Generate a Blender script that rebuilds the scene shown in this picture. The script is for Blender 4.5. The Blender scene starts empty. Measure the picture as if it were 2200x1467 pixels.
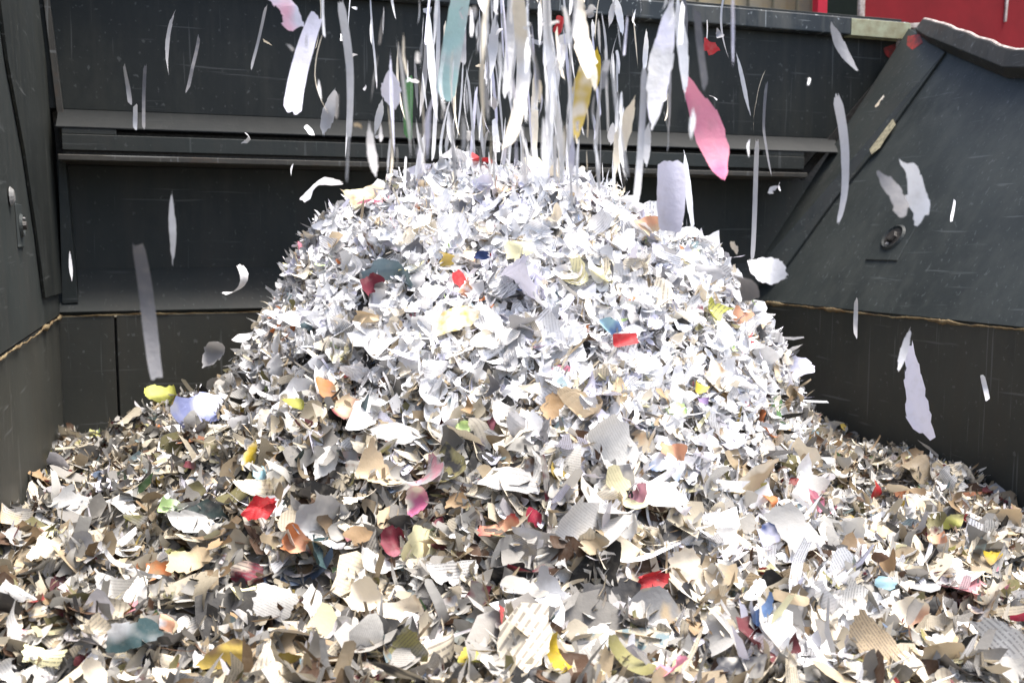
import bpy, math, random
import numpy as np
from mathutils import Vector, Matrix, Euler
R = math.radians
random.seed(7); RNG = np.random.default_rng(11)
sc = bpy.context.scene

# ------------------------------------------------------------------ camera
CAM = Vector((0.0, 0.0, 2.0)); YAW = R(-18.8); PITCH = R(5.83)
F = 2200*35/36.0
cd = bpy.data.cameras.new("camera"); cam = bpy.data.objects.new("camera", cd)
sc.collection.objects.link(cam); sc.camera = cam
cam.location = CAM; cam.rotation_euler = Euler((R(90)-PITCH, 0, YAW))
cd.sensor_width = 36; cd.lens = 35; cd.clip_end = 500; cd.clip_start = 0.05
cd.dof.use_dof = True; cd.dof.focus_distance = 2.9; cd.dof.aperture_fstop = 4.0
MC = cam.rotation_euler.to_matrix()
# ------------------------------------------------------------------ sky and sun
w = bpy.data.worlds.new("World"); sc.world = w; w.use_nodes = True
nt = w.node_tree; bg = nt.nodes['Background']
sky = nt.nodes.new('ShaderNodeTexSky'); sky.sky_type = 'NISHITA'; sky.sun_disc = False
SUN_EL, SUN_AZ = R(72), R(112)          # azimuth clockwise from +Y
sky.sun_elevation = SUN_EL; sky.sun_rotation = SUN_AZ
sky.air_density = 1.0; sky.dust_density = 4.0; sky.ozone_density = 1.0
nt.links.new(sky.outputs[0], bg.inputs[0]); bg.inputs[1].default_value = 0.15
sd = bpy.data.lights.new("sun", 'SUN'); sun = bpy.data.objects.new("sun", sd); sc.collection.objects.link(sun)
sd.energy = 3.0; sd.angle = R(26); sd.color = (1.0, .965, .91)
sv = Vector((math.cos(SUN_EL)*math.sin(SUN_AZ), math.cos(SUN_EL)*math.cos(SUN_AZ), math.sin(SUN_EL)))
sun.rotation_euler = sv.to_track_quat('Z', 'Y').to_euler()
sc.view_settings.view_transform = 'Standard'; sc.view_settings.look = 'None'
sc.view_settings.gamma = 1; sc.view_settings.exposure = 1.45

# ------------------------------------------------------------------ helpers
def ray(px, py):
    return (MC @ Vector(((px-1100)/F, -(py-733.5)/F, -1.0)))
def onY(px, py, Y):
    d = ray(px, py); return CAM + d*((Y-CAM.y)/d.y)
def onX(px, py, X):
    d = ray(px, py); return CAM + d*((X-CAM.x)/d.x)
def onD(px, py, dep):
    return CAM + ray(px, py)*dep
def onP(px, py, p, n):
    d = ray(px, py); return CAM + d*((p-CAM).dot(n)/d.dot(n))
MCI = MC.inverted()
def proj(p):
    q = MCI @ (Vector(p)-CAM); return (1100+F*q.x/-q.z, 733.5-F*q.y/-q.z, -q.z)
def link(name, me, mat=None, parent=None):
    o = bpy.data.objects.new(name, me); sc.collection.objects.link(o)
    if mat is not None: me.materials.append(mat)
    if parent is not None: o.parent = parent
    return o
def tag(o, label=None, cat=None, group=None, kind=None):
    if label: o['label'] = label
    if cat: o['category'] = cat
    if group: o['group'] = group
    if kind: o['kind'] = kind
    return o
def empty(name, loc=(0, 0, 0)):
    o = bpy.data.objects.new(name, None); sc.collection.objects.link(o); o.location = loc
    o.empty_display_size = .2; return o
def mesh(name, vs, fs, smooth=False):
    me = bpy.data.meshes.new(name); me.from_pydata([tuple(v) for v in vs], [], fs); me.update()
    if smooth: me.polygons.foreach_set('use_smooth', [True]*len(me.polygons))
    return me
class MB:
    def __init__(s): s.v = []; s.f = []
    def add(s, vs, fs):
        n = len(s.v); s.v += [Vector(v) for v in vs]; s.f += [tuple(i+n for i in f) for f in fs]; return s
    def prism(s, a, b):          # a, b: matching rings
        n = len(a); vs = list(a)+list(b)
        fs = [tuple(range(n))[::-1], tuple(range(n, 2*n))]
        fs += [(i, (i+1) % n, n+(i+1) % n, n+i) for i in range(n)]
        return s.add(vs, fs)
    def box(s, x0, x1, y0, y1, z0, z1):
        a = [(x0, y0, z0), (x1, y0, z0), (x1, y1, z0), (x0, y1, z0)]
        b = [(x0, y0, z1), (x1, y0, z1), (x1, y1, z1), (x0, y1, z1)]
        return s.prism(a, b)
    def build(s, name, mat, parent=None, bevel=0.0, smooth=False):
        me = mesh(name, s.v, s.f, smooth); o = link(name, me, mat, parent)
        import bmesh
        bm = bmesh.new(); bm.from_mesh(me); bmesh.ops.recalc_face_normals(bm, faces=bm.faces); bm.to_mesh(me); bm.free()
        if bevel > 0:
            m = o.modifiers.new('bevel', 'BEVEL'); m.width = bevel; m.segments = 2; m.limit_method = 'ANGLE'
        return o

# ------------------------------------------------------------------ materials
def newmat(name):
    m = bpy.data.materials.new(name); m.use_nodes = True; t = m.node_tree
    return m, t, t.nodes['Principled BSDF']
def N(t, typ, **k):
    n = t.nodes.new(typ)
    for a, b in k.items(): setattr(n, a, b)
    return n
def mth(t, op, a, b=None, c=None, clamp=False):
    n = t.nodes.new('ShaderNodeMath'); n.operation = op; n.use_clamp = clamp
    for i, x in enumerate((a, b, c)):
        if x is None: continue
        if isinstance(x, (int, float)): n.inputs[i].default_value = x
        else: t.links.new(x, n.inputs[i])
    return n.outputs[0]
def mix(t, f, a, b):
    n = t.nodes.new('ShaderNodeMix'); n.data_type = 'RGBA'
    for s, x in ((n.inputs[0], f), (n.inputs[6], a), (n.inputs[7], b)):
        if isinstance(x, (int, float)): s.default_value = x
        elif isinstance(x, tuple): s.default_value = (*x, 1)
        else: t.links.new(x, s)
    return n.outputs[2]
def noise(t, vec, scale, detail=4, rough=.55):
    n = t.nodes.new('ShaderNodeTexNoise'); n.inputs['Scale'].default_value = scale
    n.inputs['Detail'].default_value = detail; n.inputs['Roughness'].default_value = rough
    t.links.new(vec, n.inputs['Vector']); return n.outputs[0]
def ramp(t, v, a, b):
    n = t.nodes.new('ShaderNodeMapRange'); n.inputs[1].default_value = a; n.inputs[2].default_value = b
    t.links.new(v, n.inputs[0]); return n.outputs[0]
def mapping(t, vec, scale, rot=(0, 0, 0)):
    n = t.nodes.new('ShaderNodeMapping'); n.inputs['Scale'].default_value = scale; n.inputs['Rotation'].default_value = rot
    t.links.new(vec, n.inputs[0]); return n.outputs[0]

def steel(name, base, worn=(.16, .165, .16), dust=(.07, .067, .058), rust_amt=.0, scratch=.5, rough=.5):
    m, t, b = newmat(name)
    g = t.nodes.new('ShaderNodeNewGeometry'); P = g.outputs['Position']
    big = noise(t, P, 1.6, 5); fine = noise(t, P, 26, 4)
    streak = noise(t, mapping(t, P, (14, 14, .9)), 1.0, 5, .6)      # run-down stains
    s1 = noise(t, mapping(t, P, (60, 60, 2.2), (R(12), R(9), 0)), 1.0, 2, .5)
    s2 = noise(t, mapping(t, P, (2.0, 50, 50), (R(8), R(35), R(10))), 1.0, 2, .5)
    s3 = noise(t, mapping(t, P, (50, 3.0, 42), (R(-40), R(6), R(0))), 1.0, 2, .5)
    sm = noise(t, mapping(t, P, (3.2, 3.2, 1.5)), 1.0, 6, .7)
    c = mix(t, ramp(t, big, .3, .7), tuple(x*.8 for x in base), tuple(x*1.4 for x in base))
    c = mix(t, mth(t, 'MULTIPLY', ramp(t, sm, .5, .66), .55), c, tuple(x*1.2 for x in dust))
    c = mix(t, mth(t, 'MULTIPLY', ramp(t, streak, .48, .68), .7), c, dust)
    c = mix(t, mth(t, 'MULTIPLY', ramp(t, fine, .6, .8), .22), c, dust)
    sc_ = mth(t, 'MAXIMUM', ramp(t, s1, .66, .72), mth(t, 'MAXIMUM', ramp(t, s2, .675, .73), ramp(t, s3, .67, .73)))
    c = mix(t, mth(t, 'MULTIPLY', sc_, scratch), c, worn)
    if rust_amt > 0:
        r = noise(t, P, 7, 6, .7)
        c = mix(t, mth(t, 'MULTIPLY', ramp(t, r, .62-.2*rust_amt, .7), rust_amt), c, (.10, .045, .018))
    t.links.new(c, b.inputs['Base Color'])
    t.links.new(ramp(t, mth(t, 'ADD', mth(t, 'MULTIPLY', fine, .5), mth(t, 'MULTIPLY', big, .5)), .2, .8), b.inputs['Roughness'])
    rr = t.nodes.new('ShaderNodeMapRange'); rr.inputs[3].default_value = rough-.12; rr.inputs[4].default_value = rough+.15
    t.links.new(big, rr.inputs[0]); t.links.new(rr.outputs[0], b.inputs['Roughness'])
    b.inputs['Specular IOR Level'].default_value = .22
    bp = t.nodes.new('ShaderNodeBump'); bp.inputs['Strength'].default_value = .25; bp.inputs['Distance'].default_value = .01
    h = mth(t, 'ADD', mth(t, 'MULTIPLY', big, 2.0), mth(t, 'ADD', mth(t, 'MULTIPLY', fine, .25), mth(t, 'MULTIPLY', sc_, -.15)))
    t.links.new(h, bp.inputs['Height']); t.links.new(bp.outputs[0], b.inputs['Normal'])
    return m
M_DARK = steel('steel_dark', (.0125, .0145, .0132), scratch=.25, dust=(.026, .027, .022))
M_MID = steel('steel_mid', (.022, .0255, .0235), scratch=.2, dust=(.034, .034, .030))
M_BLUE = steel('steel_bluegrey', (.025, .029, .0275), scratch=.30, dust=(.040, .044, .040), worn=(.12, .13, .13))
M_LEDGE = steel('steel_ledge', (.004, .0055, .006), scratch=.1, dust=(.010, .011, .011), worn=(.04, .045, .045), rough=.6)
M_LOW = steel('steel_lower', (.032, .033, .028), scratch=.3, dust=(.044, .042, .034))
M_RAIL = steel('steel_rail', (.024, .03, .034), scratch=1.0, dust=(.09, .09, .08), worn=(.28, .30, .30), rust_amt=.15)
M_RIM = steel('steel_rim', (.04, .038, .033), scratch=.5, dust=(.06, .055, .045), rust_amt=.3)

def simple(name, col, rough=.6, var=.25, sc_=8.0, col2=None):
    m, t, b = newmat(name); g = t.nodes.new('ShaderNodeNewGeometry')
    n = noise(t, g.outputs['Position'], sc_, 6, .65)
    t.links.new(mix(t, ramp(t, n, .35, .65), col, col2 or tuple(x*(1-var) for x in col)), b.inputs['Base Color'])
    b.inputs['Roughness'].default_value = rough; b.inputs['Specular IOR Level'].default_value = .25
    bp = t.nodes.new('ShaderNodeBump'); bp.inputs['Strength'].default_value = .3; bp.inputs['Distance'].default_value = .004
    t.links.new(n, bp.inputs['Height']); t.links.new(bp.outputs[0], b.inputs['Normal'])
    return m
M_WELD = simple('weld_rust', (.20, .155, .085), .95, sc_=9, col2=(.06, .035, .014))
M_EDGE = simple('worn_edge_glint', (.55, .48, .43), .5, sc_=30, col2=(.22, .17, .14))  # worn paint, with the rim's sky glint in its pale tone
M_RED = simple('red_paint', (.20, .010, .014), .95, sc_=3, col2=(.15, .008, .011))
M_RED2 = simple('red_rub', (.32, .03, .025), .5, sc_=40, col2=(.10, .03, .025))
M_POST = simple('red_post', (.5, .01, .03), .5)
M_TAN = simple('tan_panel', (.42, .34, .19), .8, sc_=5, col2=(.30, .28, .22))
M_GREEN = simple('dark_green', (.015, .028, .022), .7)
M_PATCH = simple('pale_patch', (.36, .37, .24), .5, sc_=14, col2=(.24, .21, .12))
M_BOLT = simple('bolt_black', (.016, .015, .013), .4, sc_=60, col2=(.05, .045, .04))
M_BARE = simple('bare_steel', (.14, .14, .13), .35, sc_=60, col2=(.2, .19, .18))
M_CHIP = simple('paint_chip', (.38, .34, .22), .8, sc_=60, col2=(.16, .14, .09))
M_GROUND = simple('concrete', (.20, .19, .175), .9, sc_=2)
M_SHED = simple('shed_cladding', (.16, .145, .14), .8, sc_=2)
M_CORE = simple('paper_core', (.16, .14, .115), .9, sc_=60, col2=(.05, .045, .035))

# paper: colours ride on mesh attributes (a = ink amount / blot amount)
def paper_mat():
    m, t, b = newmat('paper')
    a1 = N(t, 'ShaderNodeAttribute', attribute_name='col'); a2 = N(t, 'ShaderNodeAttribute', attribute_name='col2')
    uv = N(t, 'ShaderNodeUVMap', uv_map='uv')
    sep = t.nodes.new('ShaderNodeSeparateXYZ'); t.links.new(uv.outputs[0], sep.inputs[0])
    lv = mth(t, 'MULTIPLY', sep.outputs[1], 120.0)              # text lines about 1 cm apart
    line = mth(t, 'LESS_THAN', mth(t, 'FRACT', lv), .36)
    cb = t.nodes.new('ShaderNodeCombineXYZ')
    t.links.new(mth(t, 'MULTIPLY', sep.outputs[0], 260.0), cb.inputs[0]); t.links.new(mth(t, 'MULTIPLY', mth(t, 'FLOOR', lv), 7.3), cb.inputs[1])
    wd = mth(t, 'GREATER_THAN', noise(t, cb.outputs[0], 1.0, 1), .42)
    ink = mth(t, 'MULTIPLY', mth(t, 'MULTIPLY', line, wd), a1.outputs['Alpha'])
    bn = noise(t, uv.outputs[0], 13.0, 2, .5)
    blot = mth(t, 'MULTIPLY', ramp(t, bn, .47, .60), a2.outputs['Alpha'])
    g = t.nodes.new('ShaderNodeNewGeometry')
    fn = noise(t, g.outputs['Position'], 45, 3)
    c = mix(t, blot, a1.outputs['Color'], a2.outputs['Color'])
    c = mix(t, mth(t, 'MULTIPLY', ink, .6), c, (.08, .07, .075))
    c = mix(t, mth(t, 'MULTIPLY', ramp(t, fn, .5, .85), .25), c, (.36, .33, .28))
    t.links.new(c, b.inputs['Base Color']); b.inputs['Roughness'].default_value = .62
    b.inputs['Specular IOR Level'].default_value = .3
    bp = t.nodes.new('ShaderNodeBump'); bp.inputs['Strength'].default_value = .35; bp.inputs['Distance'].default_value = .004
    t.links.new(noise(t, g.outputs['Position'], 70, 3), bp.inputs['Height']); t.links.new(bp.outputs[0], b.inputs['Normal'])
    tr = t.nodes.new('ShaderNodeBsdfTranslucent'); t.links.new(c, tr.inputs[0])
    ms = t.nodes.new('ShaderNodeMixShader'); ms.inputs[0].default_value = .16
    t.links.new(b.outputs[0], ms.inputs[1]); t.links.new(tr.outputs[0], ms.inputs[2])
    t.links.new(ms.outputs[0], t.nodes['Material Output'].inputs[0])
    return m
M_PAPER = paper_mat()

# ------------------------------------------------------------------ ground, yard behind
g = MB().add([(-60, -60, -.02), (80, -60, -.02), (80, 90, -.02), (-60, 90, -.02)], [(0, 1, 2, 3)]).build('ground', M_GROUND)
tag(g, kind='structure')

# ------------------------------------------------------------------ steel container
D = 4.45
LW = onY(128, 665, D); RW = onY(1615, 652, D)
XL, XR = LW.x, RW.x
ZW = (LW.z+RW.z)/2
box_ = empty('steel_container', ((XL+XR)/2, D, 0))
tag(box_, 'dark grey scuffed steel container with a rusty weld seam, holding the paper heap', 'container')
def cpart(mb, name, mat, bevel=.003, parent=box_, smooth=False):
    o = mb.build(name, mat, None, bevel, smooth)
    o.parent = parent
    off = Vector(box_.location)
    if parent is not box_: off = Vector((0, 0, 0))
    if parent is box_:
        o.matrix_parent_inverse = Matrix.Translation(-off)
    return o
XA, XB = XL-.9, XR+1.6
# profile of the back, from pixel rows measured at x=1000 of the photograph
def zat(py, Y, px=1000): return onY(px, py, Y).z
z_rail_b = onY(1900, 87, 4.5).z; z_rail_t = onY(1900, 50, 4.5).z
z_l1 = (zat(268, 4.5)); z_l1b = zat(300, 4.36); z_g = z_l1b-.014
z_b1 = zat(345, 4.36); z_lip0 = zat(352, 4.33); z_lip1 = zat(364, 4.33)
z_l2 = onY(350, 576, 4.60).z
xb0 = onY(133, 310, 4.36).x; xb1 = onY(1728, 350, 4.36).x; xg0 = onY(250, 290, 4.36).x; xg1 = onY(1640, 335, 4.36).x
back = MB().prism([(XA, 4.5, z_l1), (XA, 4.5, z_rail_b), (XA, 4.62, z_rail_b), (XA, 4.62, z_l1)], [(XB, 4.5, z_l1), (XB, 4.5, z_rail_b), (XB, 4.62, z_rail_b), (XB, 4.62, z_l1)])
cpart(back, 'upper_back_plate', M_DARK)
xpan = lambda z: C0x_+(z-ZW)*slope_
C1_ = onY(1950, 66, 4.46); C0x_ = XR; slope_ = (C1_.x-XR)/(C1_.z-ZW)
led = MB().prism([(xb0-.02, 4.498, z_l1), (xb0-.02, 4.36, z_l1b), (xb0-.02, 4.36, z_l1b-.006), (xb0-.02, 4.498, z_l1-.012)], [(xpan(z_l1)-.03, 4.498, z_l1), (xpan(z_l1b)-.06, 4.36, z_l1b), (xpan(z_l1b)-.06, 4.36, z_l1b-.006), (xpan(z_l1)-.03, 4.498, z_l1-.012)])
cpart(led, 'sloped_ledge', M_LEDGE, .001)
bm_ = MB().box(xb0, xb1, 4.36, 4.49, z_b1, z_g-.016)
bm_.box(xb0, xg0, 4.362, 4.49, z_g-.0155, z_l1b-.007)
bm_.box(xg1, xb1, 4.362, 4.49, z_g-.0155, z_l1b-.007)
beam = cpart(bm_, 'cross_beam', M_MID, .003)
slot = MB().box(xg0+.001, xg1-.001, 4.42, 4.488, z_g-.0155, z_l1b-.012)
cpart(slot, 'beam_slot', M_BOLT, 0)
groove = MB().box(xb0+.002, xb1-.002, 4.385, 4.488, z_lip0-.001, z_b1-.001)
cpart(groove, 'beam_groove', M_BOLT, 0)
lip = MB().box(xb0-.015, xb1+.004, 4.335, 4.60, z_lip1, z_lip0-.002)
cpart(lip, 'beam_lip', M_RIM, .003)
rec = MB().box(XA, XB, 4.60, 4.68, z_l2-.06, z_lip1-.001)
cpart(rec, 'recessed_plate', M_MID)
l2 = MB().prism([(XA, 4.598, z_l2), (XA, D, ZW+.01), (XA, D+.02, ZW-.01), (XA, 4.598, z_l2-.03)], [(XB, 4.598, z_l2), (XB, D, ZW+.01), (XB, D+.02, ZW-.01), (XB, 4.598, z_l2-.03)])
cpart(l2, 'lower_ledge', M_MID, .002)
# lower back wall in butted plates, 6 mm open seams
xs = [XL-.3] + [onY(p, 800, D).x for p in (252, 640, 1250)] + [XR+.3]
lo = MB()
for a, b in zip(xs[:-1], xs[1:]): lo.box(a+.005, b-.005, D, D+.05, 0, ZW-.012)
cpart(lo, 'lower_back_wall', M_LOW, .002)
cpart(MB().box(XL-.3, XR+.3, D+.06, D+.09, 0, ZW-.02), 'seam_backing', M_BOLT, 0)
cpart(MB().box(XA, XB, 4.625, 4.66, z_l2+.05, z_l1+.1), 'beam_backing', M_BOLT, 0)
# top rail
xr1 = onY(1938, 70, 4.5).x
rail = cpart(MB().box(XA, xr1, 4.44, 4.56, z_rail_b+.001, z_rail_t), 'top_rail', M_RAIL, .006)
cpart(MB().box(XA, xr1-.03, 4.47, 4.60, z_rail_t+.001, z_rail_t+.018), 'rail_cap', M_DARK, .002)
x0p = onY(1828, 70, 4.44).x
cpart(MB().box(x0p, xr1+.002, 4.436, 4.50, z_rail_b-.002, z_rail_t-.006), 'rail_end_plate', M_PATCH, .002)

# right side: flared upper panel
C0 = Vector((XR, 4.46, ZW)); C1 = onY(1950, 66, 4.46)
dirU = (C1-C0); dirY = Vector((0, -1, 0)); nR = dirY.cross(dirU).normalized()
if nR.x > 0: nR = -nR
YN = -1.2
rim_far = onP(1992, 52, C0, nR); rim_near = onP(2200, 132, C0, nR)
rd = (rim_near-rim_far); rim_end = rim_far + rd*((YN-rim_far.y)/rd.y)
if rim_end.z < ZW+.25:
    k = (ZW+.25-rim_near.z); rim_end = Vector((C0.x+(C1.x-C0.x)*.25/(C1.z-C0.z), YN, ZW+.25))
print('rim', rim_far, rim_near, rim_end, 'C1', C1, 'XL', XL, 'XR', XR, 'ZW', ZW)
ring = [C0, Vector((XR, YN, ZW)), rim_end, rim_near, rim_far, C1]
cpart(MB().prism([p for p in ring], [p-nR*.05 for p in ring]), 'right_panel', M_BLUE, .002)
# corner flange along the back corner (inner surface proud of the panel)
fa0 = C0+Vector((0, 0, .02)); 
fo = [onP(2030, 112, C0+nR*.014, nR), onP(1880, 322, C0+nR*.014, nR), onP(1790, 430, C0+nR*.014, nR), onP(1660, 610, C0+nR*.014, nR)]
fi = [onP(1640, 560, C0+nR*.014, nR)]
inner_top = C1+nR*.014; inner_bot = C0+nR*.014+Vector((0, 0, .12))
inner_top.y = inner_bot.y = 4.44
fr = [inner_bot, inner_top]+fo
cpart(MB().prism(fr, [p-nR*.012 for p in fr]), 'corner_flange', M_MID, .002)
q = [onY(x, y, 4.484) for x, y in [(1944, 60), (1962, 60), (1958, 106), (1726, 388), (1712, 380), (1946, 98)]]
cpart(MB().prism(q, [v+Vector((0, .012, 0)) for v in q]), 'corner_gap_shade', M_BOLT, 0)  # black strip stands in for the shade inside the gap
fb = [onY(1935, 100, 4.495), onY(1870, 152, 4.495), onY(1700, 360, 4.495), onY(1722, 372, 4.495)]
# red rub marks near the corner top: two small dented plates of red primer
c_ = onP(1930, 115, C0+nR*.016, nR)
def patch(name, pts, mat, p0, n, th=.002, parent=box_):
    q = [onP(x, y, p0, n) for x, y in pts]
    return cpart(MB().prism(q, [v-n*th for v in q]), name, mat, 0, parent)
patch('red_rub_mark', [(1950, 78), (1976, 74), (1982, 92), (1960, 108), (1948, 98)], M_RED2, C0+nR*.0175, nR)
q = [onY(x, y, 4.496) for x, y in [(1898, 104), (1936, 90), (1932, 112), (1915, 128), (1904, 120)]]
cpart(MB().prism(q, [v+Vector((0, .003, 0)) for v in q]), 'red_rub_mark', M_RED2, 0)
patch('paint_chip', [(1918, 256), (1924, 268), (1902, 298), (1890, 318), (1872, 332), (1868, 322), (1880, 300), (1890, 288), (1902, 264)], M_CHIP, C0+nR*.0180, nR)
# rim flange of the right panel
def bar(a, b, u, v, wu, wv):      # box bar from a to b, cross-section along u and v
    return MB().prism([a, a+u*wu, a+u*wu+v*wv, a+v*wv], [b, b+u*wu, b+u*wu+v*wv, b+v*wv])
rdir = (rim_near-rim_far).normalized(); down = (nR.cross(rdir)).normalized()
if down.z > 0: down = -down
a = rim_far - rdir*.0; bz = rim_near
rb = MB()
A = [rim_far, rim_far+nR*.07, rim_far+nR*.055+down*.10, rim_far+down*.12]
n_ = 14
segs = []
for i in range(n_+1):
    k = i/n_; p = rim_far.lerp(rim_near, k*1.0)
    hgt = 0.055+.02*min(1, k*5) ; th = .04+.035*min(1, k*4)
    wob = Vector((0, 0, .0025*math.sin(i*1.9)+.002*math.sin(i*4.1)))
    segs.append([p+wob-down*.005, p+wob+nR*th, p+nR*th*.8+down*hgt, p+down*(hgt*1.25)])
k = rim_end
segs.append([k-down*.005, k+nR*.07, k+nR*.055+down*.075, k+down*.09])
for s0, s1 in zip(segs[:-1], segs[1:]):
    n = len(rb.v); rb.v += s0+s1
    rb.f += [(n+i, n+(i+1) % 4, n+4+(i+1) % 4, n+4+i) for i in range(4)]
rb.f += [(3, 2, 1, 0)]
rim = cpart(rb, 'rim_flange', M_RIM, .004)
eb = MB()
for s0, s1 in zip(segs[:-1], segs[1:]):
    def cs(s): return [s[0]-down*.002, s[0].lerp(s[1], .95)-down*.002, s[0].lerp(s[1], .9)-down*.014, s[0]-down*.016]
    c0, c1 = cs(s0), cs(s1); n = len(eb.v); eb.v += c0+c1
    eb.f += [(n+i, n+(i+1) % 4, n+4+(i+1) % 4, n+4+i) for i in range(4)]
e_ = eb.build('worn_edge_glint', M_EDGE, None, .002); e_.parent = box_; e_.matrix_parent_inverse = Matrix.Translation(-box_.location)  # chipped pale edge, sky reflection put into its colour
# small worn step joining rail end and rim
pts = [onY(1938, 52, 4.45), onY(1992, 48, 4.45), onY(1996, 60, 4.45), onY(1950, 60, 4.45), onY(1936, 100, 4.45), onY(1928, 118, 4.45), onY(1932, 80, 4.45)]
cpart(MB().prism(pts, [p+Vector((0, .02, 0)) for p in pts]), 'worn_corner', M_EDGE, .001)

# lower right wall, floor, left wall
cpart(MB().box(XR+.004, XR+.06, YN, 4.44, 0, ZW-.006), 'lower_right_wall', M_LOW, .002)
cpart(MB().box(XL-.25, XR+.25, YN, D+.1, -.012, .03), 'floor_plate', M_LOW, 0)
L0 = Vector((XL, 4.46, ZW)); L1 = onY(82, 0, 4.46); dl = (L1-L0); L2 = L0+dl*1.35
nL = dl.cross(Vector((0, -1, 0))).normalized()
if nL.x < 0: nL = -nL
ring = [L0, L2, Vector((L2.x, YN, L2.z)), Vector((L0.x, YN, L0.z))]
cpart(MB().prism(ring, [p-nL*.05 for p in ring]), 'left_panel', M_MID, .002)
def bandL(name, pa, pb, off, mat):          # strips standing proud of the left panel
    q = [onP(x, y, L0+nL*off, nL) for x, y in pa]
    return cpart(MB().prism(q, [v-nL*(off-.001) for v in q]), name, mat, .002)
bandL('left_corner_flange', [(76, -60), (125, 345), (152, 625), (98, 640), (80, 500), (55, 330), (18, 130), (-6, -60)], None, .012, M_DARK)
cpart(MB().box(XL-.06, XL-.004, YN, 4.44, 0, ZW-.006), 'lower_left_wall', M_LOW, .002)
# vertical angle strip on the back beside the left corner
q = [onY(x, y, 4.47) for x, y in [(86, -60), (99, -60), (137, 250), (140, 300), (130, 305)]]
cpart(MB().prism(q, [v+Vector((0, .028, 0)) for v in q]), 'edge_strip', M_RIM, .001)
q = [onY(x, y, 4.47) for x, y in [(125, 345), (140, 345), (168, 650), (134, 652)]]
cpart(MB().prism(q, [v+Vector((0, .1, 0)) for v in q]), 'lower_edge_strip', M_MID, .001)

# welds: lumpy beads
def bead(name, a, b, r, n, seed, taper=(1, 1)):
    rr = random.Random(seed); m = MB(); rings = []
    d = (b-a).normalized(); u = d.cross(Vector((0, 0, 1))).normalized(); v = u.cross(d)
    off = 0
    for i in range(n+1):
        k = i/n; off = off*.93+rr.uniform(-1, 1)*r*.16
        R_ = r*(taper[0]*(1-k)+taper[1]*k)*(.25+1.1*abs(math.sin(i*.043+seed)*math.sin(i*.0173+1)*math.sin(i*.11+2*seed)))*rr.uniform(.75, 1.15)
        p = a.lerp(b, k)+Vector((0, 0, off))
        rings.append([p+u*math.cos(t)*R_*.7*rr.uniform(.9, 1.1)+v*math.sin(t)*R_*rr.uniform(.85, 1.15) for t in [j*math.pi/4 for j in range(8)]])
    for s in rings: m.v += s
    for i in range(n):
        for j in range(8):
            m.f.append((i*8+j, i*8+(j+1) % 8, (i+1)*8+(j+1) % 8, (i+1)*8+j))
    return cpart(m, name, M_WELD, 0, smooth=True)
bead('weld_bead', Vector((XR-.001, 4.44, ZW-.01)), Vector((XR-.001, YN, ZW-.01)), .010, 700, 1)
bead('weld_bead', Vector((XL+.004, 4.44, ZW-.01)), Vector((XL+.004, YN, ZW-.01)), .009, 700, 2)
bead('weld_bead', Vector((XL, D-.002, ZW-.006)), Vector((XR, D-.002, ZW-.006)), .0045, 420, 3)

# bolt fitting on the right panel
def frame_on(p, n):
    z = n.normalized(); x = Vector((0, -1, 0)); x = (x-z*x.dot(z)).normalized(); y = z.cross(x)
    return Matrix(((x.x, y.x, z.x, p.x), (x.y, y.y, z.y, p.y), (x.z, y.z, z.z, p.z), (0, 0, 0, 1)))
def cyl(mb, M, r0, r1, z0, z1, n=20, c=(0, 0)):
    a = [M @ Vector((c[0]+r0*math.cos(t), c[1]+r0*math.sin(t), z0)) for t in [2*math.pi*i/n for i in range(n)]]
    b = [M @ Vector((c[0]+r1*math.cos(t), c[1]+r1*math.sin(t), z1)) for t in [2*math.pi*i/n for i in range(n)]]
    mb.prism(a, b); return mb
def fitting(px, py, P0, n, s):
    p = onP(px, py, P0, n); M = frame_on(p, n)
    k = MB(); k.prism([M @ Vector((x, y, .001)) for x, y in [(-s*1.5, -s*1.7), (s*1.5, -s*1.7), (s*1.5, s*1.7), (-s*1.5, s*1.7)]], [M @ Vector((x, y, .006)) for x, y in [(-s*1.45, -s*1.65), (s*1.45, -s*1.65), (s*1.45, s*1.65), (-s*1.45, s*1.65)]])
    pl = cpart(k, 'bolt_plate', M_BLUE, .001)
    def sub(mb, name, mat):
        o = mb.build(name, mat, None, .001); o.parent = pl; o.matrix_parent_inverse = pl.matrix_world.inverted() if False else Matrix.Translation(-box_.location) @ Matrix.Translation(box_.location); return o
    w_ = MB(); nn = 24
    for i in range(nn):       # raised washer ring
        t0, t1 = 2*math.pi*i/nn, 2*math.pi*(i+1)/nn
        def P(t, r, z): return M @ Vector((r*math.cos(t), r*math.sin(t), z))
        w_.add([P(t0, s*.95, .007), P(t1, s*.95, .007), P(t1, s*.8, .016), P(t0, s*.8, .016), P(t1, s*.6, .007), P(t0, s*.6, .007)], [(0, 1, 2, 3), (3, 2, 4, 5)])
    sub(w_, 'washer_ring', M_MID)
    sub(cyl(MB(), M, s*.78, s*.72, .0065, .010), 'bolt_recess', M_BOLT)
    sub(cyl(MB(), M, s*.42, s*.36, .0105, .024, 6), 'bolt_head', M_BOLT)
    sub(cyl(MB(), M, s*.14, s*.10, .0105, .020, 10, (-s*.1, -s*.55)), 'set_screw', M_BARE)
    return pl
f1 = fitting(1921, 512, C0, nR, .070)
f2 = fitting(40, 485, L0, nL, .040)
k = onP(22, 422, L0+nL*.004, nL); M = frame_on(k, nL)
cpart(cyl(MB(), M, .03, .018, 0, .012, 12), 'panel_highlight', M_BARE, .002)  # pale disc stands in for a highlight on the left panel

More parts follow.
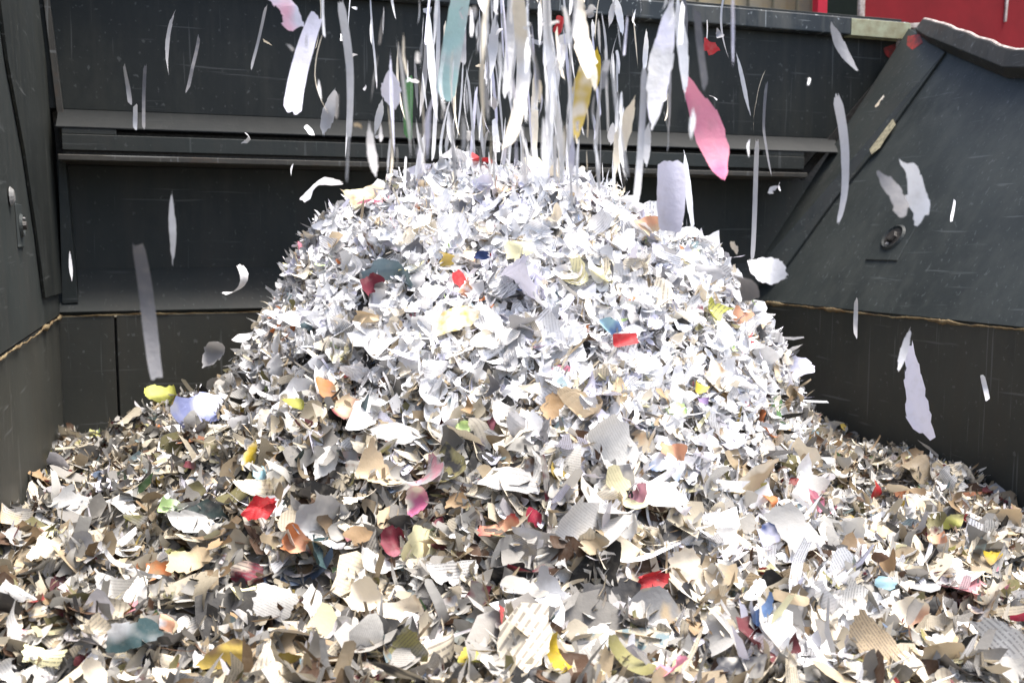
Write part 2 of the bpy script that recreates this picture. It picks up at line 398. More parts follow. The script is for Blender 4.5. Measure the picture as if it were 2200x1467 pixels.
# ------------------------------------------------------------------ yard objects beyond the rim
rb_ = empty('red_skip', (7.5, 6.3, 0)); tag(rb_, 'dark red painted steel body with pale worn edges behind the container rim', 'skip')
def rpart(mb, name, mat, bevel=.01):
    o = mb.build(name, mat, None, bevel); o.parent = rb_; o.matrix_parent_inverse = Matrix.Translation(-rb_.location); return o
xr0 = onY(1848, 30, 6.0).x
kx = xr0*8.2/6.0+.03
rpart(MB().prism([(xr0, 6.0, .35), (xr0+5, 6.0, .35), (xr0+5, 8.2, .35), (kx, 8.2, .35)], [(xr0, 6.0, 5.6), (xr0+5, 6.0, 5.6), (xr0+5, 8.2, 5.6), (kx, 8.2, 5.6)]), 'body', M_RED)
rpart(MB().box(xr0-.03, xr0+.02, 5.97, 6.0, .35, 5.62), 'edge_trim', M_EDGE)
xs_ = onY(2168, 10, 5.99).x
rpart(MB().prism([(xs_+.02, 5.985, 5.6), (xs_+.10, 5.985, 5.6), (xs_-.02, 5.985, onY(2140, 45, 5.985).z), (xs_-.035, 5.985, onY(2136, 45, 5.985).z)],
                 [(xs_+.02, 5.999, 5.6), (xs_+.10, 5.999, 5.6), (xs_-.02, 5.999, onY(2140, 45, 5.985).z), (xs_-.035, 5.999, onY(2136, 45, 5.985).z)]), 'pale_scrape', M_EDGE, .001)
for i, x in enumerate((xr0+1.2, xr0+4.3)):
    rpart(MB().box(x, x+.4, 6.2, 8.0, -.02, .349), 'skid', M_GREEN)
post = MB().box(onY(1757, 10, 5.6).x, onY(1778, 10, 5.6).x, 5.6, 5.66, 0, 4.6).build('post', M_POST, None, .004)
tag(post, 'bright red upright post between the tan panels and the red steel body', 'post')
tp = empty('corrugated_fence', (3.9, 7.2, 0)); tag(tp, 'tan and grey ribbed sheeting seen above the container top rail', 'fence')
fm = MB(); x = -3.0
xe = onY(1750, 10, 7.2).x
while x < xe:
    fm.box(x, x+.11, 7.2+(.03 if int(x*9) % 2 else 0), 7.26, 0, 4.4); x += .115
o = fm.build('ribbed_sheet', M_TAN, None, .004); o.parent = tp; o.matrix_parent_inverse = Matrix.Translation(-tp.location)
o = MB().box(-3.1, xe+.02, 7.27, 7.35, 3.7, 3.8).build('fence_rail', M_GREEN, None, .004); o.parent = tp; o.matrix_parent_inverse = Matrix.Translation(-tp.location)
sh = empty('shed', (2, 9, 0)); tag(sh, 'dark green shed wall glimpsed behind the red post', 'shed')
for nme, mb, mt in (('wall', MB().box(-9, 14, 9, 9.3, 0, 6.5), M_GREEN), ('roof', MB().box(-9.3, 14.3, 8.6, 12, 6.501, 6.65), M_SHED)):
    o = mb.build(nme, mt, None, .01); o.parent = sh; o.matrix_parent_inverse = Matrix.Translation(-sh.location)

# ------------------------------------------------------------------ heap height field
PK = onD(1065, 372, 3.66); PX, PY = PK.x, PK.y
VD = Vector((PX, PY, 0)).normalized(); VRt = Vector((VD.y, -VD.x, 0))
prL = np.array([[0, 2.30], [.16, 2.275], [.34, 2.19], [.50, 2.15], [.63, 2.07], [.72, 1.93], [.84, 1.72], [.94, 1.52], [1.08, 1.34], [1.5, 1.20], [2.2, 1.15]])
prR = np.array([[0, 2.30], [.14, 2.285], [.28, 2.21], [.44, 2.11], [.66, 2.02], [.79, 1.88], [.91, 1.72], [1.04, 1.52], [1.12, 1.33], [1.30, 1.13], [2.2, 1.05]])
prF = np.array([[0, 2.30], [.25, 2.20], [.5, 2.02], [.75, 1.80], [1.0, 1.58], [1.25, 1.38], [1.5, 1.24], [1.8, 1.16], [3.0, 1.10]])
prB = np.array([[0, 2.30], [.3, 2.12], [.6, 1.8], [.9, 1.45], [1.2, 1.25], [2.5, 1.2]])
def vnoise(x, y, seed):
    xi = np.floor(x).astype(np.int64); yi = np.floor(y).astype(np.int64); fx = x-xi; fy = y-yi
    fx = fx*fx*(3-2*fx); fy = fy*fy*(3-2*fy)
    def h(a, b):
        n = (a*374761393+b*668265263+seed*974711) & 0x7fffffff
        n = ((n ^ (n >> 13))*1274126177) & 0x7fffffff
        return ((n ^ (n >> 16)) & 0xffff)/65535.0
    return (h(xi, yi)*(1-fx)+h(xi+1, yi)*fx)*(1-fy)+(h(xi, yi+1)*(1-fx)+h(xi+1, yi+1)*fx)*fy
def H(X, Y):
    X = np.asarray(X, float); Y = np.asarray(Y, float)
    dx, dy = X-PX, Y-PY; r = np.hypot(dx, dy)+1e-9
    a = (dx*VRt.x+dy*VRt.y)/r; b = (dx*VD.x+dy*VD.y)/r       # right / away components
    hs = np.where(a > 0, np.interp(r, prR[:, 0], prR[:, 1]), np.interp(r, prL[:, 0], prL[:, 1]))
    hf = np.where(b < 0, np.interp(r, prF[:, 0], prF[:, 1]), np.interp(r, prB[:, 0], prB[:, 1]))
    wgt = a*a; h = hs*wgt+hf*(1-wgt)
    # mound against the left wall, slope against the right wall
    h = h + .03*np.exp(-((X-XR)/.4)**2) + .13*np.exp(-((X-XL)/.28)**2)*np.exp(-((Y-2.7)/.75)**2)
    h = h + (vnoise(X*2.3+9, Y*2.3, 1)-.5)*.13 + (vnoise(X*6+3, Y*6, 2)-.5)*.12 - .055*np.clip((vnoise(X*7+40, Y*7+5, 6)-.62)/.2, 0, 1)*(h < 1.7) + (vnoise(X*14, Y*14, 3)-.5)*.06 + (vnoise(X*27, Y*27, 4)-.5)*.045
    return h
def Hn(X, Y, e=.04):
    gx = (H(X+e, Y)-H(X-e, Y))/(2*e); gy = (H(X, Y+e)-H(X, Y-e))/(2*e)
    n = np.stack([-gx, -gy, np.ones_like(gx)], -1); return n/np.linalg.norm(n, axis=-1, keepdims=True)
def hit(px, py):
    d = ray(px, py).normalized(); ts = np.arange(.9, 6.5, .01)
    x = CAM.x+d.x*ts; y = CAM.y+d.y*ts; z = CAM.z+d.z*ts
    g_ = z-H(x, y); i = np.argmax(g_ < 0)
    if g_[i] >= 0:                                   # past the skyline: stand on the crest
        j = np.argmin(np.where(ts < 4.6, g_, 9)); t = ts[j]; p = CAM+d*t; return Vector((p.x, p.y, p.z))
    p = CAM+d*ts[i]; return Vector(p)

# ------------------------------------------------------------------ scrap shapes
JIT = [1.0]
def outline(shape, nu, nv, rng):
    """flat grid in the unit square, outline pulled to the wanted shape"""
    u = np.linspace(-1, 1, nu); v = np.linspace(-1, 1, nv)
    U, V = np.meshgrid(u, v, indexing='ij')
    if shape == 'strip': wv = np.interp(u, [-1, -.9, .9, 1], [rng.uniform(.5, 1), 1, 1, rng.uniform(.4, 1)]); c = 0*u
    elif shape == 'leaf': wv = np.clip(1-np.abs(u)**1.7, 0.02, 1)**.65; c = .35*np.sin(u*1.6+rng.uniform(-1, 1))*rng.uniform(-1, 1)
    elif shape == 'tri': wv = np.clip((1.02-u)/2, .02, 1)**.8; c = .3*u*rng.uniform(-1, 1)
    elif shape == 'fan': wv = .45+.55*(u+1)/2; c = 0*u
    else:
        k = np.linspace(-1, 1, 6); wv = np.interp(u, k, rng.uniform(.62, 1.05, 6)); c = np.interp(u, k, rng.uniform(-.2, .2, 6))
    X = U.copy(); Y = V*wv[:, None]+c[:, None]
    if shape in ('torn', 'fan', 'strip'):
        X = X + V*rng.uniform(-.35, .35)*(.35 if shape == 'strip' else 1)*np.abs(U)**2*np.sign(U)
    if shape in ('torn', 'fan', 'leaf'):
        k = rng.uniform(.25, .95) if nu < 8 else rng.uniform(0, .45)
        X, Y = X*np.sqrt(np.clip(1-V*V*k*.5, .1, 1)), Y*np.sqrt(np.clip(1-U*U*k*.5, .1, 1))
    edge = (np.abs(V) > .99) | (np.abs(U) > .99)
    j = (.08 if nu > 6 else .11)*JIT[0]
    X = X+edge*rng.uniform(-j, j, X.shape)*(.4 if shape == 'strip' else 1); Y = Y+edge*rng.uniform(-j, j, Y.shape)*(.3 if shape == 'strip' else 1)
    return X, Y, U, V
def shape3(shape, L, W, nu, nv, rng, curl=None, crump=None):
    X, Y, U, V = outline('torn' if shape == 'ball' else shape, nu, nv, rng)
    X = X*L/2; Y = Y*W/2; Z = np.zeros_like(X)
    if curl is None: curl = rng.uniform(.8, 3.2)
    if crump is None: crump = rng.uniform(.2, .8)
    if shape == 'ball': crump = 1.6; curl = 3.0
    S = math.sqrt(L*W)
    for _ in range(6 if shape == 'ball' else 3):       # sharp creases
        an = rng.uniform(0, math.pi); dd = X*math.cos(an)+Y*math.sin(an)-rng.uniform(-.25, .25)*S
        Z = Z+np.abs(dd)*rng.uniform(-.45, .45)*crump
    bx = rng.uniform(-.7, .7) if shape != 'strip' else rng.uniform(-.2, .2)
    ca, sa = math.cos(bx), math.sin(bx)
    P = X*ca+Y*sa; Q = -X*sa+Y*ca
    Rr = L/curl; th = P/Rr*rng.choice([-1, 1])           # bend round a cylinder
    P2 = np.sin(np.abs(th))*np.sign(P)*(Rr+Z*.0); Z2 = Z+Rr*(1-np.cos(th))
    tw = rng.uniform(-1, 1)*(1.6 if shape == 'strip' else .8)*P/L
    Q2 = Q*np.cos(tw)-0*Z2; Z2 = Z2+Q*np.sin(tw)
    X3 = P2*ca-Q2*sa; Y3 = P2*sa+Q2*ca
    V3 = np.stack([X3, Y3, Z2-Z2.mean()], -1)
    q_ = rng.uniform(.5, 1.5); UVs = np.stack([X*q_+rng.uniform(0, 9), Y*q_+rng.uniform(0, 9)], -1)
    return V3.reshape(-1, 3), UVs.reshape(-1, 2)
def gridfaces(nu, nv):
    i, j = np.meshgrid(np.arange(nu-1), np.arange(nv-1), indexing='ij'); a = (i*nv+j).ravel()
    return np.stack([a, a+nv, a+nv+1, a+1], -1)
def paper_mesh(name, V, UV, Fq, col, col2, smooth=True):
    me = bpy.data.meshes.new(name); nv, nf = len(V), len(Fq)
    me.vertices.add(nv); me.vertices.foreach_set('co', V.astype(np.float32).ravel())
    me.loops.add(nf*4); me.loops.foreach_set('vertex_index', Fq.astype(np.int32).ravel())
    me.polygons.add(nf); me.polygons.foreach_set('loop_start', np.arange(nf, dtype=np.int32)*4)
    me.polygons.foreach_set('loop_total', np.full(nf, 4, np.int32))
    me.update(calc_edges=True)
    for nm, c in (('col', col), ('col2', col2)):
        at = me.attributes.new(nm, 'FLOAT_COLOR', 'POINT'); at.data.foreach_set('color', np.broadcast_to(c, (nv, 4)).astype(np.float32).ravel())
    ul = me.uv_layers.new(name='uv'); ul.data.foreach_set('uv', UV[Fq.ravel()].astype(np.float32).ravel())
    me.polygons.foreach_set('use_smooth', np.full(nf, smooth))
    me.materials.append(M_PAPER); me.validate(); return me

COL = dict(white=(.86, .86, .87), bright=(.90, .90, .91), lav=(.70, .69, .80), lightgrey=(.58, .58, .59), grey=(.36, .355, .36), dgrey=(.13, .13, .14),
           cream=(.78, .70, .56), tan=(.52, .41, .27), kraft=(.33, .22, .12), brown=(.14, .075, .045), black=(.03, .03, .032), orange=(.55, .19, .07),
           salmon=(.62, .33, .21), red=(.42, .03, .035), crimson=(.36, .03, .06), maroon=(.16, .025, .04), pink=(.80, .30, .40), mauve=(.50, .25, .30),
           yellow=(.75, .60, .10), lime=(.50, .50, .12), mustard=(.50, .36, .03), palegreen=(.50, .66, .30), green=(.10, .24, .09), olive=(.26, .24, .10),
           teal=(.04, .075, .08), slate=(.16, .22, .24), aqua=(.42, .62, .60), blue=(.14, .23, .42), periw=(.40, .44, .74), navy=(.03, .05, .14),
           purple=(.22, .15, .30), sky=(.32, .50, .56), paleyellow=(.85, .80, .50), gold=(.62, .46, .12), magenta=(.62, .16, .30))

# ------------------------------------------------------------------ the mass of shreds (one object: nobody could count it)
def pick_colours(n, z, x, y, rng):
    """white load on top, older browner mix round the foot, also dimmed for light falloff"""
    top = np.clip((z-1.34)/.35+rng.normal(0, .25, n), 0, 1)
    # fresh white also runs down the right flank and front
    a = ((x-PX)*VRt.x+(y-PY)*VRt.y)
    top = np.clip(top+.5*np.exp(-((a-.7)/.35)**2)*(z > 1.15), 0, 1)
    names_t = ['white', 'bright', 'lightgrey', 'lav', 'cream', 'grey', 'dgrey', 'tan', 'orange', 'paleyellow', 'slate', 'red', 'blue', 'palegreen', 'black', 'pink']
    pt = np.array([.40, .26, .10, .05, .07, .04, .02, .016, .003, .008, .006, .001, .002, .002, .012, .001])
    names_b = ['white', 'cream', 'lightgrey', 'tan', 'grey', 'dgrey', 'kraft', 'brown', 'black', 'olive', 'lav', 'red', 'maroon', 'orange', 'mustard', 'teal', 'pink', 'blue', 'green', 'lime', 'paleyellow']
    pb = np.array([.16, .20, .15, .13, .12, .075, .05, .04, .035, .022, .02, .003, .004, .003, .003, .003, .002, .002, .003, .002, .010])
    ct = np.array([COL[k] for k in names_t])[rng.choice(len(names_t), n, p=pt/pt.sum())]
    cb = np.array([COL[k] for k in names_b])[rng.choice(len(names_b), n, p=pb/pb.sum())]
    use = rng.random(n) < top
    gb = cb.mean(1, keepdims=True)*np.array([1.04, 1.0, .92])
    cb = (cb*.8+gb*.2)*rng.uniform(.46, .93, (n, 1))  # old paper tones, lowered further to paint in light falloff
    cl = vnoise(x*9, y*9+z*7, 8)*.6+vnoise(x*22, y*22+z*15, 9)*.4
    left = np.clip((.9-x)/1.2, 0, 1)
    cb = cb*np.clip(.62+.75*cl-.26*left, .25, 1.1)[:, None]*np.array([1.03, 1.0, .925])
    ct = ct*np.clip(.80+.42*cl, .5, 1.0)[:, None]
    c = np.where(use[:, None], ct, cb)*rng.uniform(.9, 1.04, (n, 1))
    return np.clip(c, 0, .92), use
def scatter(n, rng):
    NU, NV, K = 6, 4, 120
    tmpl, tuv = [], []
    for k in range(K):
        kind = rng.choice(['torn', 'torn', 'torn', 'leaf', 'strip', 'strip', 'strip', 'fan'])
        asp = rng.uniform(.05, .25) if kind == 'strip' else rng.uniform(.4, .95)
        L = 1.5 if kind == 'strip' else 1.0
        v, u = shape3(kind, L, asp, NU, NV, rng, crump=rng.uniform(.1, 1.0), curl=rng.uniform(.3, 3.0)); tmpl.append(v); tuv.append(u)
    T = np.array(tmpl); TU = np.array(tuv)
    # positions: denser where the slope is steep and towards the camera
    X, Y = [], []
    cnt = 0
    while cnt < n:
        m = 60000; x = rng.uniform(XL+.01, XR-.01, m); y = rng.uniform(.6, D-.02, m)
        nn = Hn(x, y); area = 1/np.clip(nn[:, 2], .25, 1)
        dist = np.hypot(x, y); az = np.arctan2(x, y)
        vis = (az > R(-12)) & (az < R(50)) & (dist > 1.3)
        back = ((x-PX)*VD.x+(y-PY)*VD.y) > .35
        p = area/4*np.where(vis, 1, .25)*np.where(back & (np.hypot(x-PX, y-PY) < 1.0), .3, 1)
        k = rng.random(m) < p; X.append(x[k]); Y.append(y[k]); cnt += k.sum()
    X = np.concatenate(X)[:n]; Y = np.concatenate(Y)[:n]
    nrm = Hn(X, Y); Z = H(X, Y)
    size = np.exp(rng.normal(math.log(.036), .60, n)); size = np.clip(size, .010, .12)
    frontness = np.clip((3.3-np.hypot(X, Y))/1.2, 0, 1); size *= (1+.5*frontness)
    lift = rng.uniform(-.05, .018, n)+ (rng.random(n) < .06)*rng.uniform(0, .02, n)
    lift = lift-.012*frontness
    C = np.stack([X, Y, Z], -1)+nrm*lift[:, None]
    zn = nrm+rng.normal(0, .52, (n, 3))*np.clip((.036/size)**.45, .55, 1.2)[:, None]; zn /= np.linalg.norm(zn, axis=1, keepdims=True)
    t = rng.normal(0, 1, (n, 3)); t -= zn*(t*zn).sum(1, keepdims=True); t /= np.linalg.norm(t, axis=1, keepdims=True)
    bt = np.cross(zn, t)
    k = rng.integers(0, K, n); P = T[k]*size[:, None, None]
    V = C[:, None, :]+P[:, :, :1]*t[:, None, :]+P[:, :, 1:2]*bt[:, None, :]+P[:, :, 2:3]*zn[:, None, :]
    # nothing may poke through the walls
    V[:, :, 0] = np.clip(V[:, :, 0], XL+.006, XR-.006); V[:, :, 1] = np.minimum(V[:, :, 1], D-.006)
    UV = TU[k]*size[:, None, None]*rng.uniform(.7, 2.0, (n, 1, 1))+rng.uniform(0, 5, (n, 1, 2))
    c, top = pick_colours(n, Z, X, Y, rng)
    sat = (c.max(1)-c.min(1)) > .25*c.max(1)+.08
    dull = sat & (size > .05) & (c[:, 2] > c[:, 0]*1.05)
    c[dull] = np.array([.30, .30, .30])
    light = c.mean(1) > .35
    ink = (rng.random(n) < .45)*light*rng.uniform(.25, 1, n)
    small = size < .07
    blot = (rng.random(n) < np.where(top, .06, .16))*1.0
    pal = np.array([COL[q] for q in ('grey', 'dgrey', 'maroon', 'slate', 'tan', 'olive', 'kraft', 'tan', 'dgrey', 'black', 'slate', 'brown', 'lightgrey', 'white')])
    c2 = pal[rng.integers(0, len(pal), n)]
    A1 = np.concatenate([c, ink[:, None]], 1); A2 = np.concatenate([c2, blot[:, None]], 1)
    nvp = NU*NV
    A1 = np.repeat(A1, nvp, 0); A2 = np.repeat(A2, nvp, 0)
    G = gridfaces(NU, NV); Fq = (G[None]+np.arange(n)[:, None, None]*nvp).reshape(-1, 4)
    return V.reshape(-1, 3), UV.reshape(-1, 2), Fq, A1, A2
Vs, UVs, Fs, A1, A2 = scatter(72000, RNG)
# the packed body under the shreds, part of the same mass, darkened for gap shade
gx = np.linspace(XL+.002, XR-.002, 130); gy = np.linspace(.3, D-.002, 150)
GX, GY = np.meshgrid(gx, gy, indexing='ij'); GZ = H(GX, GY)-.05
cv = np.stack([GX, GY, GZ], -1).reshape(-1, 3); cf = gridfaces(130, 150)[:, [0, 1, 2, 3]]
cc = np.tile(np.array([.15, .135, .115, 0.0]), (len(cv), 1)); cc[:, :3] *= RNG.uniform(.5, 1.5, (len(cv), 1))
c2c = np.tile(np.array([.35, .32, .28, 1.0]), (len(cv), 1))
cuv = cv[:, :2]*1.0
nV = len(Vs)
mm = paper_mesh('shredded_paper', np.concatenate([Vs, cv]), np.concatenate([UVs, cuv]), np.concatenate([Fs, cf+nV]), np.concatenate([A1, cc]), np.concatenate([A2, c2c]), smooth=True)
stuff = bpy.data.objects.new('shredded_paper', mm); sc.collection.objects.link(stuff)
tag(stuff, 'heaped mass of small white, grey and cream paper shreds filling the steel container', 'shredded paper', kind='stuff')

# ------------------------------------------------------------------ single scraps
def place(name, px, py, wpx, hpx, ang, shape, col, label, ink=0, col2=None, curl=None, crump=None, lift=.026, seed=0, tilt=.6, group='paper scraps lying on the heap', cat='paper scrap', dep=None, face=.5):
    """scrap about wpx by hpx (photograph pixels) seen at px,py; long axis at ang degrees in view, real size from its distance"""
    rng = np.random.default_rng(seed+int(px)*7+int(py)*13)
    p = hit(px, py) if dep is None else onD(px, py, dep)
    d = proj(p)[2]; L = wpx*d/F; W = hpx*d/F
    nn = Vector(Hn(np.array([p.x]), np.array([p.y]))[0]) if dep is None else Vector((0, 0, 1))
    tocam = (CAM-p).normalized()
    zn = (nn*(1-face)+tocam*face+Vector(rng.normal(0, 1, 3))*tilt*.5).normalized()
    ax = MC @ Vector((math.cos(R(ang)), math.sin(R(ang)), 0)); ax = (ax-zn*ax.dot(zn)).normalized(); by = zn.cross(ax)
    big = max(wpx, hpx) > 60
    nu, nv = (13, 9) if big else (9, 6)
    if shape == 'ball': nu, nv = 13, 11
    if crump is None: crump = rng.uniform(.7, 1.6)
    if col2 is None and col in ('red', 'orange', 'salmon', 'pink', 'maroon', 'blue', 'crimson', 'magenta', 'teal', 'mustard', 'yellow', 'gold') and rng.random() < .5: col2 = str(rng.choice(['lightgrey', 'cream', 'kraft']))
    if ink == 0 and col in ('white', 'bright', 'cream') and rng.random() < .45: ink = rng.uniform(.2, .6)
    JIT[0] = 1.3; V, UV = shape3(shape, L*1.1, W*1.1, nu, nv, rng, curl, crump); JIT[0] = 1.0
    c = COL[col] if isinstance(col, str) else col
    if py > 860 and col in ('white', 'bright', 'lav', 'lightgrey'): c = tuple(q*f for q, f in zip(c, (.76, .745, .70)))  # low whites duller: age plus painted light falloff
    c2 = COL[col2] if col2 else (1, 1, 1)
    k = rng.uniform(.93, 1.04)
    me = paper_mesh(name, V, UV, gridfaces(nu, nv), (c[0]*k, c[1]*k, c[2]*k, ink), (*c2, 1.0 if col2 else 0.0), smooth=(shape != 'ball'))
    o = bpy.data.objects.new(name, me); sc.collection.objects.link(o)
    pos = p+(nn*lift if dep is None else Vector((0, 0, 0)))+tocam*(.015 if dep is None else 0)
    if dep is None:
        pos.x = min(max(pos.x, XL+.04), XR-.04); pos.y = min(pos.y, D-.04)
    o.matrix_world = Matrix(((ax.x, by.x, zn.x, pos.x), (ax.y, by.y, zn.y, pos.y), (ax.z, by.z, zn.z, pos.z), (0, 0, 0, 1)))
    tag(o, label, cat, group); return o

